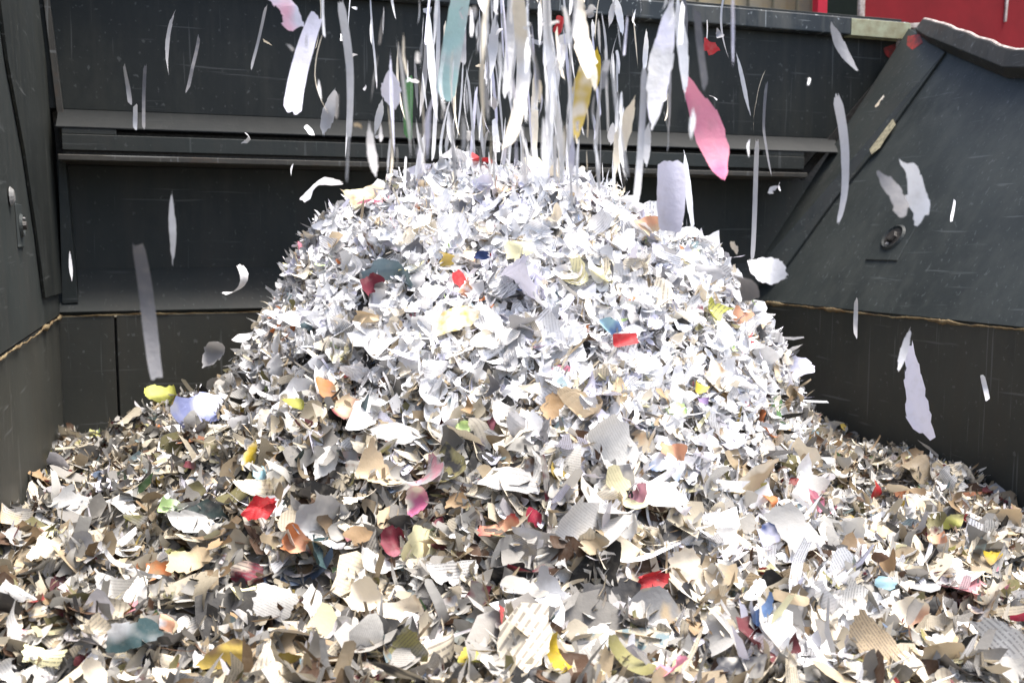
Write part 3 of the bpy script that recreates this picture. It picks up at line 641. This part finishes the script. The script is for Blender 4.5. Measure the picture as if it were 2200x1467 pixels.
LM = [  # px, py, w, h, angle, shape, colour, label, kwargs
 (1077, 415, 50, 38, 10, 'torn', 'salmon', 'orange-tan curled scrap near the very top of the white heap', dict(col2='cream')),
 (785, 442, 80, 62, 20, 'torn', 'paleyellow', 'pale yellow folded scrap on the upper left shoulder of the heap', dict(col2='tan')),
 (1012, 558, 34, 44, 80, 'torn', 'orange', 'deep orange scrap beside a small navy one, upper middle of the heap', {}),
 (1040, 560, 18, 34, 80, 'torn', 'navy', 'small navy blue scrap touching the deep orange scrap', {}),
 (962, 565, 28, 50, 80, 'torn', 'gold', 'tan-gold scrap left of the deep orange scrap', dict(col2='cream')),
 (1000, 632, 40, 50, 70, 'torn', 'salmon', 'salmon pink scrap below the deep orange scrap', dict(col2='white')),
 (850, 600, 100, 46, -8, 'torn', 'slate', 'slate blue-grey flat scrap on the upper left of the heap', dict(curl=.8)),
 (803, 618, 46, 36, 40, 'torn', 'maroon', 'dark maroon scrap left of the slate blue-grey scrap', {}),
 (1130, 612, 110, 105, 30, 'ball', 'lav', 'crumpled white and lavender paper ball in the upper middle of the heap', {}),
 (1120, 545, 62, 40, 0, 'torn', 'paleyellow', 'pale yellow scrap above the crumpled lavender ball', {}),
 (1392, 500, 56, 42, 20, 'torn', 'salmon', 'orange-tan scrap on the upper right edge of the heap', dict(col2='tan')),
 (1312, 715, 34, 52, 80, 'leaf', 'blue', 'bright blue scrap above a red one, right of centre', dict(col2='sky')),
 (1338, 742, 58, 24, 15, 'strip', 'red', 'red strip just under the bright blue scrap', {}),
 (1524, 675, 56, 54, 40, 'torn', 'lime', 'lime green scrap with dark stripes on the upper right flank', dict(ink=1)),
 (1578, 684, 44, 34, -30, 'torn', 'salmon', 'light orange scrap right of the lime green scrap', {}),
 (1495, 843, 32, 22, 0, 'torn', 'yellow', 'small bright yellow scrap above a purple one on the right flank', {}),
 (1500, 868, 28, 18, 0, 'torn', 'purple', 'small purple scrap below the bright yellow one', {}),
 (1442, 893, 54, 40, 30, 'torn', 'palegreen', 'pale green scrap on the right flank', dict(col2='white')),
 (1418, 865, 50, 15, 80, 'strip', 'kraft', 'narrow brown strip left of the pale green scrap', {}),
 (1442, 975, 52, 32, -10, 'torn', 'salmon', 'orange and white curled scrap below the pale green scrap', dict(col2='orange')),
 (965, 705, 140, 56, 18, 'leaf', 'cream', 'long cream scrap with an orange edge in the middle of the heap', dict(col2='gold')),
 (793, 692, 40, 60, 70, 'torn', 'tan', 'tan oval scrap on the left flank', {}),
 (703, 845, 66, 38, -35, 'leaf', 'orange', 'rusty orange folded scrap low on the left flank', dict(col2='kraft')),
 (740, 890, 60, 44, 40, 'torn', 'maroon', 'maroon scrap below the rusty orange scrap', dict(col2='tan')),
 (652, 876, 58, 20, -15, 'leaf', 'lime', 'thin yellow-green scrap left of the rusty orange scrap', {}),
 (355, 866, 86, 46, -8, 'torn', 'lime', 'yellow-green scrap standing at the far left skyline of the heap', dict(lift=.03)),
 (440, 912, 96, 84, 25, 'torn', 'periw', 'periwinkle blue and white scrap at the foot of the left flank', dict(col2='white', curl=1.0, lift=.05)),
 (550, 992, 84, 26, 65, 'leaf', 'mustard', 'mustard yellow curved strip in the left middle', {}),
 (574, 1030, 38, 26, 0, 'torn', 'sky', 'small turquoise scrap beside the mustard strip', {}),
 (562, 1060, 96, 46, -4, 'fan', 'cream', 'wide cream scrap with green tinge just above the red crumpled one', dict(col2='paleyellow')),
 (862, 938, 116, 44, -4, 'leaf', 'white', 'white oval scrap with torn lower edge in the centre left', dict(curl=.7, crump=.1)),
 (790, 905, 140, 58, 68, 'leaf', 'bright', 'long bright white scrap standing up left of the white oval one', {}),
 (955, 935, 104, 34, 82, 'leaf', 'lav', 'narrow pale lavender upright scrap right of the white oval one', {}),
 (1008, 925, 40, 30, 60, 'leaf', 'palegreen', 'small green leaf-like scrap in the centre of the heap', {}),
 (1037, 945, 116, 44, -74, 'leaf', 'bright', 'white leaf-shaped scrap with purple printing in the centre', dict(col2='purple', crump=.2)),
 (1305, 962, 140, 80, -60, 'torn', 'bright', 'large curled bright white scrap right of centre', dict(curl=2.2, crump=.2)),
 (1140, 930, 120, 62, -12, 'ball', 'grey', 'crumpled shiny grey scrap in the centre', dict(col2='dgrey')),
 (928, 1030, 78, 86, 60, 'torn', 'mauve', 'dusty mauve folded scrap in the centre of the slope', dict(col2='grey')),
 (906, 1085, 88, 44, 78, 'leaf', 'magenta', 'crimson-pink scrap hanging under the dusty mauve one', {}),
 (562, 1105, 76, 54, -8, 'ball', 'red', 'crumpled bright red scrap on the left of the slope', {}),
 (632, 1172, 50, 58, 60, 'torn', 'orange', 'orange scrap below right of the crumpled bright red one', dict(col2='salmon')),
 (688, 1190, 60, 52, 40, 'torn', 'teal', 'dark teal scrap right of the orange one in the lower left', {}),
 (336, 1236, 48, 36, 10, 'torn', 'orange', 'burnt orange scrap at the lower left', {}),
 (418, 1212, 84, 60, 30, 'torn', 'tan', 'olive-tan disc-like scrap with grey rim right of the burnt orange one', dict(col2='olive', curl=1.4)),
 (378, 1106, 58, 34, -10, 'torn', 'palegreen', 'light green and white scrap in the left field', dict(col2='white')),
 (415, 1130, 110, 44, -24, 'leaf', 'white', 'white boat-shaped scrap under the light green one', {}),
 (240, 1090, 92, 66, 35, 'fan', 'white', 'white printed folded scrap near the left wall', dict(ink=.7)),
 (1078, 1138, 96, 28, 18, 'torn', 'red', 'ragged red scrap in the lower centre', dict(col2='salmon')),
 (1146, 1118, 44, 34, -30, 'torn', 'crimson', 'deep red curl right of the ragged red scrap', {}),
 (850, 1178, 66, 48, 60, 'torn', 'maroon', 'maroon-purple curl left of the ragged red scrap', dict(col2='mauve')),
 (820, 1215, 130, 42, 18, 'leaf', 'bright', 'white boat-shaped scrap cradling the maroon-purple curl', {}),
 (1388, 1270, 70, 66, 70, 'ball', 'red', 'crumpled dark red scrap in the lower right centre', {}),
 (1308, 1284, 100, 70, 8, 'torn', 'black', 'black-green sheet scrap left of the crumpled dark red one', dict(curl=.6, crump=.2)),
 (1098, 1262, 116, 92, -50, 'ball', 'black', 'glossy black crumpled film in the lower centre', {}),
 (968, 1242, 112, 46, 12, 'torn', 'white', 'white scrap with printed lines left of the black crumpled film', dict(ink=1, curl=1.2)),
 (990, 1285, 70, 46, 60, 'tri', 'cream', 'small cream triangle under the white lined scrap', {}),
 (1130, 1400, 170, 110, 62, 'leaf', 'cream', 'large pointed cream scrap with brown printed lines at the bottom centre', dict(ink=1, curl=.7, crump=.12, face=.8)),
 (1192, 1430, 104, 26, -78, 'strip', 'mustard', 'mustard strip right of the large pointed cream scrap', {}),
 (596, 1312, 84, 66, -25, 'torn', 'white', 'square off-white scrap with faint lines in the lower left', dict(ink=.5, curl=.3, crump=.1, face=.7)),
 (528, 1290, 78, 46, 30, 'torn', 'paleyellow', 'pale yellow square scrap left of the off-white square one', dict(crump=.2)),
 (553, 1240, 88, 46, -20, 'strip', 'cream', 'cream strip scrap with dark red printed letters in the lower left', dict(ink=1, col2='maroon')),
 (234, 1272, 66, 56, -15, 'torn', 'white', 'plain white torn scrap on the far lower left', {}),
 (660, 1312, 90, 36, 75, 'leaf', 'white', 'upright white scrap right of the off-white square one', {}),
 (786, 1295, 64, 62, 50, 'torn', 'cream', 'cream square scrap in the lower centre left', {}),
 (865, 1325, 120, 50, 12, 'torn', 'cream', 'pinkish cream scrap with a brown top edge at the lower centre', dict(col2='kraft')),
 (1442, 1456, 74, 50, 0, 'ball', 'pink', 'bubblegum pink crumpled scrap at the bottom edge', {}),
 (1558, 1388, 150, 64, -48, 'leaf', 'lightgrey', 'long smooth grey curved scrap in the lower right', dict(curl=1.0, crump=.05)),
 (1772, 1406, 130, 56, -20, 'torn', 'bright', 'wide bright white scrap in the lower right corner area', {}),
 (1935, 1322, 72, 64, 50, 'torn', 'cream', 'cream scrap with an orange stain in the lower right', dict(col2='salmon')),
 (1858, 1400, 130, 90, -55, 'fan', 'tan', 'fan-folded striped tan scrap in the lower right', dict(ink=1)),
 (1810, 1222, 38, 30, 0, 'torn', 'yellow', 'small yellow and white flower-like scrap on the right slope', dict(col2='white')),
 (1904, 1226, 56, 26, 32, 'torn', 'kraft', 'rusty brown rectangular scrap right of the yellow flower-like one', {}),
 (1886, 1082, 42, 42, 60, 'torn', 'red', 'deep red square scrap on the right slope', {}),
 (1766, 1088, 46, 34, -20, 'ball', 'pink', 'pink crumpled scrap left of the deep red square one', {}),
 (1642, 1083, 28, 30, 0, 'torn', 'orange', 'small vivid orange scrap on the right of the slope', {}),
 (1612, 1035, 96, 66, 30, 'fan', 'tan', 'tan fan-shaped scrap above the small vivid orange one', dict(col2='cream')),
 (1714, 1170, 120, 76, -58, 'torn', 'lightgrey', 'pale grey-white scrap tumbling over the right slope', dict(curl=1.4, lift=.06, crump=.1)),
 (1900, 1270, 44, 30, -20, 'torn', 'sky', 'light turquoise scrap under the rusty brown one', {}),
 (1896, 1165, 52, 40, 40, 'torn', 'tan', 'orange-brown and tan folded scrap above the rusty brown one', dict(col2='orange')),
 (2048, 1130, 54, 30, 40, 'leaf', 'olive', 'olive-yellow curl on the far right slope', dict(col2='lime')),
 (2010, 1170, 50, 22, -20, 'strip', 'salmon', 'coral red strip below the olive-yellow curl', {}),
 (2130, 1205, 34, 28, 0, 'torn', 'mustard', 'ochre scrap on the far right slope', {}),
 (2182, 1335, 60, 20, 4, 'strip', 'crimson', 'dark red strip at the far right edge', {}),
 (490, 1430, 100, 60, 28, 'fan', 'gold', 'golden brown cardboard scrap at the bottom left', dict(col2='kraft')),
 (110, 1430, 90, 40, -10, 'torn', 'paleyellow', 'pale yellow printed strip at the bottom left corner', dict(ink=1)),
 (52, 1380, 110, 54, -10, 'torn', 'bright', 'bright white torn sheet at the far left bottom', dict(ink=.4)),
 (270, 1375, 110, 64, 15, 'torn', 'teal', 'dark teal-black sheet scrap at the bottom left', dict(curl=1.5)),
 (345, 1360, 44, 26, -60, 'leaf', 'salmon', 'small coral scrap in the bottom left', {}),
 (1640, 1168, 56, 50, 30, 'torn', 'navy', 'navy blue and white scrap left of the tumbling grey-white one', dict(col2='lav')),
 (1790, 928, 66, 40, 30, 'tri', 'lightgrey', 'pale grey triangular scrap at the right foot skyline of the heap', dict(lift=.03)),
 (1742, 850, 60, 30, 20, 'tri', 'white', 'pointed white scrap sticking out of the right skyline', dict(lift=.04)),
 (1702, 792, 66, 44, -50, 'leaf', 'lav', 'rounded grey-lavender scrap on the right skyline', dict(lift=.03)),
 (540, 628, 84, 54, 10, 'torn', 'white', 'curled white scrap sticking out of the left skyline', dict(lift=.06, curl=2.4)),
 (478, 775, 74, 40, 70, 'leaf', 'grey', 'grey scrap bulging from the left skyline', dict(lift=.05)),
 (968, 348, 44, 26, 70, 'tri', 'bright', 'small white pointed scrap crowning the top of the heap', dict(lift=.03)),
 (702, 430, 90, 66, 40, 'torn', 'bright', 'bright white rounded scrap on the top left shoulder', dict(lift=.05)),
 (1430, 1010, 70, 48, -20, 'torn', 'blue', 'small dusty blue printed scrap above the slope right of centre', dict(col2='white')),
 (1085, 1045, 140, 60, -35, 'torn', 'bright', 'bright white speckled scrap right of the dusty mauve one', dict(crump=.15, curl=.6)),
 (1135, 1040, 100, 60, 75, 'leaf', 'white', 'standing white curved scrap right of the white speckled one', {}),
 (1370, 1050, 170, 70, -38, 'fan', 'bright', 'long pointed bright white sheet right of the centre slope', dict(crump=.2)),
 (1365, 1070, 48, 34, 60, 'torn', 'mauve', 'dull mauve patch scrap on the long pointed white sheet', {}),
 (1270, 1150, 160, 100, -10, 'torn', 'white', 'big pale crumpled sheet above the black-green sheet', dict(crump=1.0, lift=.03)),
 (700, 1130, 90, 110, 60, 'torn', 'white', 'large white scrap with grey printing right of the crumpled bright red one', dict(col2='grey')),
 (1225, 1330, 200, 80, -48, 'fan', 'grey', 'long grey-brown folded sheet above the large pointed cream scrap', dict(crump=.5, col2='lightgrey')),
 (850, 1430, 110, 80, 50, 'torn', 'olive', 'olive green printed scrap at the bottom centre left', dict(ink=.8, col2='grey')),
 (940, 1420, 100, 54, 24, 'torn', 'cream', 'cream scrap with dark printed bars at the bottom centre', dict(ink=1)),
 (1015, 1440, 70, 50, 85, 'leaf', 'lime', 'dull yellow-green upright scrap at the bottom centre', dict(col2='mustard')),
 (2150, 1400, 120, 90, -40, 'fan', 'white', 'white striped sheet in the bottom right corner', dict(ink=.8)),
 (1640, 1340, 50, 40, 20, 'ball', 'blue', 'blue and white crumpled bit in the lower right', dict(col2='white')),
]
used = set(); lmk = []
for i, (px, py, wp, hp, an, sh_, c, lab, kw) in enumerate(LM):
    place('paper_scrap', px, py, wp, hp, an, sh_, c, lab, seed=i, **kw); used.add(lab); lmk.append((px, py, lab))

# further large scraps, spaced over the visible heap
def short(l):                       # the landmark's own words before its position
    for cut in (' near ', ' on the ', ' beside ', ' touching ', ' left of', ' right of', ' below ', ' above ', ' in the ', ' at the ', ' just ', ' standing ', ' low ', ' under ', ' hanging', ' sticking', ' bulging', ' over ', ' cradling', ' crowning'):
        k = l.find(cut)
        if k > 8: l = l[:k]
    return l
SH = [short(l[2]) for l in lmk]; once = [SH.count(s) == 1 for s in SH]
shape_word = {'torn': 'torn', 'leaf': 'pointed oval', 'strip': 'narrow strip-like', 'tri': 'three-cornered', 'fan': 'flared', 'ball': 'crumpled'}
col_word = dict(white='white', bright='bright white', lav='lavender-white', lightgrey='light grey', grey='grey', dgrey='dark grey', cream='cream', tan='tan', kraft='brown', brown='dark brown', black='black', paleyellow='pale yellow', olive='olive')
rg = np.random.default_rng(5); pts = [(l[0], l[1]) for l in lmk]; made = 0; tries = 0
def inheap(px, py):
    xs_ = [0, 60, 200, 330, 480, 520, 600, 690, 860, 1060, 1200, 1350, 1500, 1580, 1650, 1740, 1790, 1860, 2000, 2200]
    ys_ = [1090, 960, 950, 920, 840, 720, 600, 470, 400, 380, 420, 480, 530, 620, 740, 880, 960, 940, 970, 1090]
    return py > np.interp(px, xs_, ys_)+12
while made < 300-len(LM) and tries < 40000:
    tries += 1
    px = rg.uniform(5, 2195); py = 380+1085*rg.random()**.62
    if not inheap(px, py): continue
    dmin = 34+44*(py-380)/1085
    if min((px-a)**2+(py-b)**2 for a, b in pts) < dmin*dmin: continue
    # nearest landmark whose words occur once
    best = sorted((k for k in range(len(lmk)) if once[k]), key=lambda k: (px-lmk[k][0])**2+(py-lmk[k][1])**2)[:6]
    topz = py < 820 or (abs(px-1650-(py-1000)*.5) < 160 and py < 1200)
    cn = rg.choice(['white', 'bright', 'lightgrey', 'lav', 'cream', 'grey'], p=[.34, .36, .1, .07, .09, .04]) if topz else rg.choice(['white', 'bright', 'cream', 'lightgrey', 'tan', 'grey', 'lav', 'kraft', 'dgrey', 'black', 'paleyellow', 'olive'], p=[.25, .06, .21, .13, .10, .07, .03, .04, .04, .04, .02, .01])
    sh_ = rg.choice(['torn', 'leaf', 'strip', 'tri', 'fan', 'ball'], p=[.42, .2, .12, .09, .12, .05])
    printed = cn in ('white', 'bright', 'cream', 'lightgrey') and rg.random() < .3
    lab = None
    for k in best:
        dx, dy = px-lmk[k][0], py-lmk[k][1]
        where = ('right of' if dx > 0 else 'left of') if abs(dx) > 1.6*abs(dy) else (('below' if dy > 0 else 'above') if abs(dy) > 1.6*abs(dx) else ('below and right of' if dx > 0 and dy > 0 else 'below and left of' if dy > 0 else 'above and right of' if dx > 0 else 'above and left of'))
        cand = f"{'printed ' if printed else ''}{col_word[cn]} {shape_word[sh_]} scrap {where} the {SH[k]}"
        if cand not in used and len(cand.split()) <= 16: lab = cand; break
    if lab is None: continue
    s = (40+34*(py-380)/1085)*math.exp(rg.normal(0, .28)); asp = dict(strip=.26, leaf=.5).get(sh_, rg.uniform(.55, .9))
    if sh_ == 'strip': s *= 1.3
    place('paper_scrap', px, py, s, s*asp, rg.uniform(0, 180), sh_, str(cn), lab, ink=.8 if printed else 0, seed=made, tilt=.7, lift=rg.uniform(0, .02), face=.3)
    used.add(lab); pts.append((px, py)); made += 1
print('scraps', len(LM)+made)

# ------------------------------------------------------------------ paper still falling
FG = 'paper pieces falling onto the heap'
def fall(x0, y0, x1, y1, wpx, col, label, shape='strip', dep=3.5, col2=None, ink=0, curl=.7, tilt=.45, seed=0, name='paper_strip', cat='paper strip'):
    rng = np.random.default_rng(seed+int(x0)*3+int(y1)*5)
    a = onD(x0, y0, dep); b = onD(x1, y1, dep+rng.uniform(-.06, .06)); c = (a+b)/2
    ax = (b-a); L = ax.length; ax.normalize(); W = wpx*dep/F
    tocam = (CAM-c).normalized(); zn = (tocam+Vector(rng.normal(0, 1, 3))*tilt*.6); zn = (zn-ax*zn.dot(ax)).normalized(); by = zn.cross(ax)
    JIT[0] = 1.1; V, UV = shape3(shape, L, W, 17, 6, rng, curl, .3); JIT[0] = 1.0
    cc_ = COL[col]; c2 = COL[col2] if col2 else (1, 1, 1)
    me = paper_mesh(name, V, UV, gridfaces(17, 6), (*cc_, ink), (*c2, 1.0 if col2 else 0.0))
    o = bpy.data.objects.new(name, me); sc.collection.objects.link(o)
    o.matrix_world = Matrix(((ax.x, by.x, zn.x, c.x), (ax.y, by.y, zn.y, c.y), (ax.z, by.z, zn.z, c.z), (0, 0, 0, 1)))
    tag(o, label, cat, FG); return o
FL = [
 (372, 20, 355, 160, 12, 'grey', 'grey pointed sliver falling near the top left', 'leaf', 3.4, None),
 (428, 80, 402, 200, 7, 'dgrey', 'faint dark grey thread falling right of the top left sliver', 'strip', 3.6, None),
 (572, 15, 540, 148, 6, 'grey', 'thin grey slanting thread at the upper left', 'strip', 3.5, None),
 (266, 140, 281, 224, 9, 'grey', 'short grey strip slanting down above the left end of the beam', 'strip', 3.7, None),
 (311, 140, 308, 280, 7, 'dgrey', 'faint grey strip right of the short slanting strip', 'strip', 3.7, None),
 (291, 225, 290, 278, 9, 'lightgrey', 'tiny bright strip in front of the beam at the left', 'strip', 3.5, None),
 (592, -20, 640, 62, 50, 'lav', 'lavender and pink flake cut by the top edge', 'torn', 1.8, 'pink'),
 (672, 38, 624, 248, 38, 'lav', 'wide lavender-grey strip falling left of the main stream', 'strip', 1.9, None),
 (738, 5, 756, 300, 17, 'lightgrey', 'long pale strip twisting left of the main stream', 'strip', 1.8, None),
 (716, 188, 698, 290, 30, 'lightgrey', 'short pointed pale scrap beside the long twisting strip', 'leaf', 3.4, 'grey'),
 (836, 150, 846, 235, 44, 'lav', 'blue-grey diamond flake falling left of centre', 'leaf', 1.9, None),
 (822, 210, 806, 290, 16, 'lightgrey', 'pale curved sliver under the blue-grey diamond flake', 'leaf', 3.5, None),
 (992, -20, 955, 215, 44, 'aqua', 'aqua green strip falling at the upper centre left', 'strip', 1.8, 'lightgrey'),
 (878, 165, 876, 300, 20, 'green', 'dim green strip falling behind the stream', 'strip', 3.9, None),
 (1122, -20, 1106, 330, 30, 'cream', 'broad cream strip in the middle of the falling stream', 'strip', 1.7, 'white'),
 (1062, 30, 1048, 190, 24, 'lightgrey', 'grey-white strip left of the broad cream strip', 'leaf', 3.4, None),
 (1240, -30, 1268, 170, 50, 'cream', 'widest cream-white strip in the falling stream', 'fan', 1.6, 'white'),
 (1262, 110, 1236, 300, 46, 'gold', 'golden yellow strip under the widest cream strip', 'leaf', 1.75, 'cream'),
 (1283, 100, 1282, 190, 18, 'mustard', 'small mustard sliver right of the golden strip', 'leaf', 3.6, None),
 (1446, 0, 1398, 280, 50, 'lightgrey', 'wide blue-grey strip on the right of the stream', 'leaf', 1.6, 'lav'),
 (1458, -20, 1470, 215, 24, 'bright', 'bright white ribbon on the right of the stream', 'leaf', 1.7, None),
 (1480, 165, 1552, 395, 62, 'pink', 'large pink leaf-shaped scrap falling at the right', 'leaf', 1.8, 'magenta'),
 (1358, 205, 1320, 380, 34, 'cream', 'curved cream strip falling right of the golden strip', 'leaf', 1.8, None),
 (1386, 150, 1368, 440, 14, 'lightgrey', 'long thin pale strip right of the curved cream strip', 'strip', 1.6, None),
 (1444, 345, 1440, 500, 62, 'lav', 'broad lavender sheet falling onto the right shoulder', 'strip', 2.0, None),
 (1472, 325, 1488, 500, 15, 'bright', 'thin bright white ribbon in front of the broad lavender sheet', 'leaf', 3.5, None),
 (1582, 112, 1612, 250, 9, 'lightgrey', 'thin pale strip slanting right of the pink scrap', 'leaf', 3.7, None),
 (1782, 48, 1838, 155, 28, 'grey', 'grey brown scrap tumbling below the rail end', 'leaf', 1.9, None),
 (1806, 208, 1814, 484, 20, 'lightgrey', 'long grey-white strip falling over the right corner', 'strip', 1.9, None),
 (1626, 300, 1618, 560, 10, 'grey', 'long thin grey strip ending at the right skyline', 'strip', 3.7, None),
 (1952, 348, 1985, 470, 44, 'white', 'white folded scrap falling in front of the right panel bolt', 'torn', 1.7, None),
 (1898, 375, 1948, 462, 40, 'dgrey', 'dull grey scrap beside the white folded one over the bolt', 'torn', 1.6, None),
 (1840, 642, 1837, 726, 9, 'grey', 'short grey strip crossing the right weld seam', 'strip', 3.5, None),
 (1955, 705, 1932, 800, 16, 'lightgrey', 'narrow pale sliver above the large white falling strip', 'leaf', 1.9, None),
 (1952, 745, 1978, 930, 62, 'lav', 'large white falling strip in front of the lower right wall', 'fan', 3.1, None),
 (2110, 805, 2123, 860, 10, 'lightgrey', 'short pale strip near the right edge', 'strip', 3.1, None),
 (2052, 432, 2042, 480, 6, 'lightgrey', 'tiny pale sliver right of the bolt', 'strip', 3.2, None),
 (371, 412, 369, 568, 15, 'lightgrey', 'pale spindle-shaped strip hanging before the left back wall', 'leaf', 1.7, None),
 (150, 540, 154, 605, 7, 'lightgrey', 'tiny pale flake near the left corner', 'leaf', 3.8, None),
 (300, 520, 335, 815, 30, 'dgrey', 'dim grey long strip before the lower left wall', 'strip', 1.5, None),
 (1512, 92, 1538, 112, 26, 'red', 'small round red flake right of the stream', 'torn', 3.6, None),
 (1206, 35, 1196, 74, 24, 'red', 'small red flake in the stream', 'torn', 3.3, None),
 (1318, -20, 1338, 75, 16, 'white', 'white ribbon end near the top edge', 'leaf', 3.4, None),
 (1322, 0, 1306, 60, 14, 'lightgrey', 'short pale ribbon beside the white ribbon end', 'leaf', 3.4, None),
 (1590, 585, 1618, 640, 56, 'dgrey', 'dark blurred grey scrap flying off the right skyline', 'torn', 1.6, None),
 (1612, 560, 1690, 600, 60, 'white', 'pale white scrap flying off the right skyline', 'leaf', 1.9, None),
 (1206, 110, 1170, 300, 20, 'lightgrey', 'pale slanting ribbon between the two broad cream strips', 'leaf', 3.6, None),
 (1180, 60, 1192, 260, 18, 'white', 'white ribbon right of the middle cream strip', 'leaf', 3.5, None),
 (916, 80, 905, 260, 12, 'grey', 'grey ribbon left of the aqua strip', 'leaf', 3.6, None),
 (945, -20, 930, 350, 9, 'lightgrey', 'long pale thread left of the aqua strip', 'strip', 3.5, None),
 (962, 235, 976, 330, 12, 'lightgrey', 'short pale ribbon under the aqua strip', 'leaf', 3.5, None),
 (1150, 150, 1148, 350, 16, 'cream', 'cream ribbon just right of the middle cream strip', 'leaf', 3.6, None),
 (1225, 250, 1220, 400, 10, 'lightgrey', 'pale ribbon under the golden strip', 'strip', 3.6, None),
 (1640, 180, 1652, 380, 6, 'dgrey', 'faint thread right of the thin slanting pale strip', 'strip', 3.8, None),
]
for i, (x0, y0, x1, y1, wp, c, lab, sh_, dp, c2) in enumerate(FL):
    fall(x0, y0, x1, y1, wp, c, lab, sh_, dp, c2, seed=i, name='paper_flake' if sh_ == 'torn' else 'paper_strip', cat='paper flake' if sh_ == 'torn' else 'paper strip')
# the thinner shreds of the stream, each named by the larger strip it falls beside
rf = np.random.default_rng(21)
FM = [((a[0]+a[2])/2, (a[1]+a[3])/2, short(a[6])) for a in FL]
fs = [f[2] for f in FM]; FM = [f for f in FM if fs.count(f[2]) == 1]
nh = 0
for i in range(6000):
    if nh >= 285: break
    x = rf.normal(1125, 150) if i % 6 else rf.uniform(640, 1660)
    L = rf.uniform(40, 250)*(1 if rf.random() < .6 else .45); y = rf.uniform(-80, 395-L*.6)
    if x < 820 or x > 1420: L *= .8
    sl = rf.normal(0, .08); wd = math.exp(rf.normal(1.75, .6))
    c = str(rf.choice(['white', 'lightgrey', 'grey', 'cream', 'dgrey', 'lav'], p=[.28, .34, .14, .14, .04, .06]))
    cx, cy = x+sl*L/2, y+L/2; lab = None
    lw = 'long' if L > 200 else 'short' if L < 90 else 'thin'
    for f in sorted(FM, key=lambda f: (cx-f[0])**2+((cy-f[1])*.6)**2)[:5]:
        dx, dy = cx-f[0], cy-f[1]
        where = ('below' if dy > 0 else 'above') if abs(dy) > 2.5*abs(dx)+40 else ('right of' if dx > 0 else 'left of')
        pos_ = 'close beside, ' if False else ''
        cand = f"{lw} {col_word[c]} {'shred' if wd < 6 else 'ribbon'} falling {where} the {f[2]}"
        if cand not in used and len(cand.split()) <= 16: lab = cand; break
    if lab is None: continue
    used.add(lab); nh += 1
    fall(x, y, x+sl*L, y+L, min(wd, 20), c, lab, str(rf.choice(['strip', 'leaf', 'leaf'])), (rf.uniform(1.1, 2.0) if nh % 5 < 3 else rf.uniform(3.1, 4.1)), seed=i*17, curl=rf.uniform(.1, .9), tilt=.9, name='paper_shred', cat='paper shred')
print('hair', nh)

# small chips tumbling in the air round the crown
nc = 0
for i in range(1500):
    if nc >= 45: break
    x = rf.normal(1110, 240) if i % 5 else rf.uniform(250, 2050); y = rf.uniform(-10, 330)
    if abs(x-1100) > 420: y = rf.uniform(60, 560)
    if inheap(x, y+30): continue
    a = rf.uniform(0, math.pi); L = rf.uniform(9, 26); wd = L*rf.uniform(.35, .9)
    c = str(rf.choice(['white', 'lightgrey', 'grey', 'cream', 'tan'], p=[.35, .27, .2, .13, .05])); lab = None
    for f in sorted(FM, key=lambda f: (x-f[0])**2+(y-f[1])**2)[:4]:
        dx, dy = x-f[0], y-f[1]
        where = ('below' if dy > 0 else 'above') if abs(dy) > 2*abs(dx) else ('right of' if dx > 0 else 'left of')
        cand = f"tiny {col_word[c]} chip tumbling in the air {where} the {f[2]}"
        if cand not in used and len(cand.split()) <= 16: lab = cand; break
    if lab is None: continue
    used.add(lab); nc += 1
    fall(x-math.cos(a)*L/2, y-math.sin(a)*L/2, x+math.cos(a)*L/2, y+math.sin(a)*L/2, wd, c, lab, 'torn', rf.uniform(1.3, 4.0), seed=i*31, curl=rf.uniform(.5, 2), tilt=1.2, name='paper_chip', cat='paper chip')
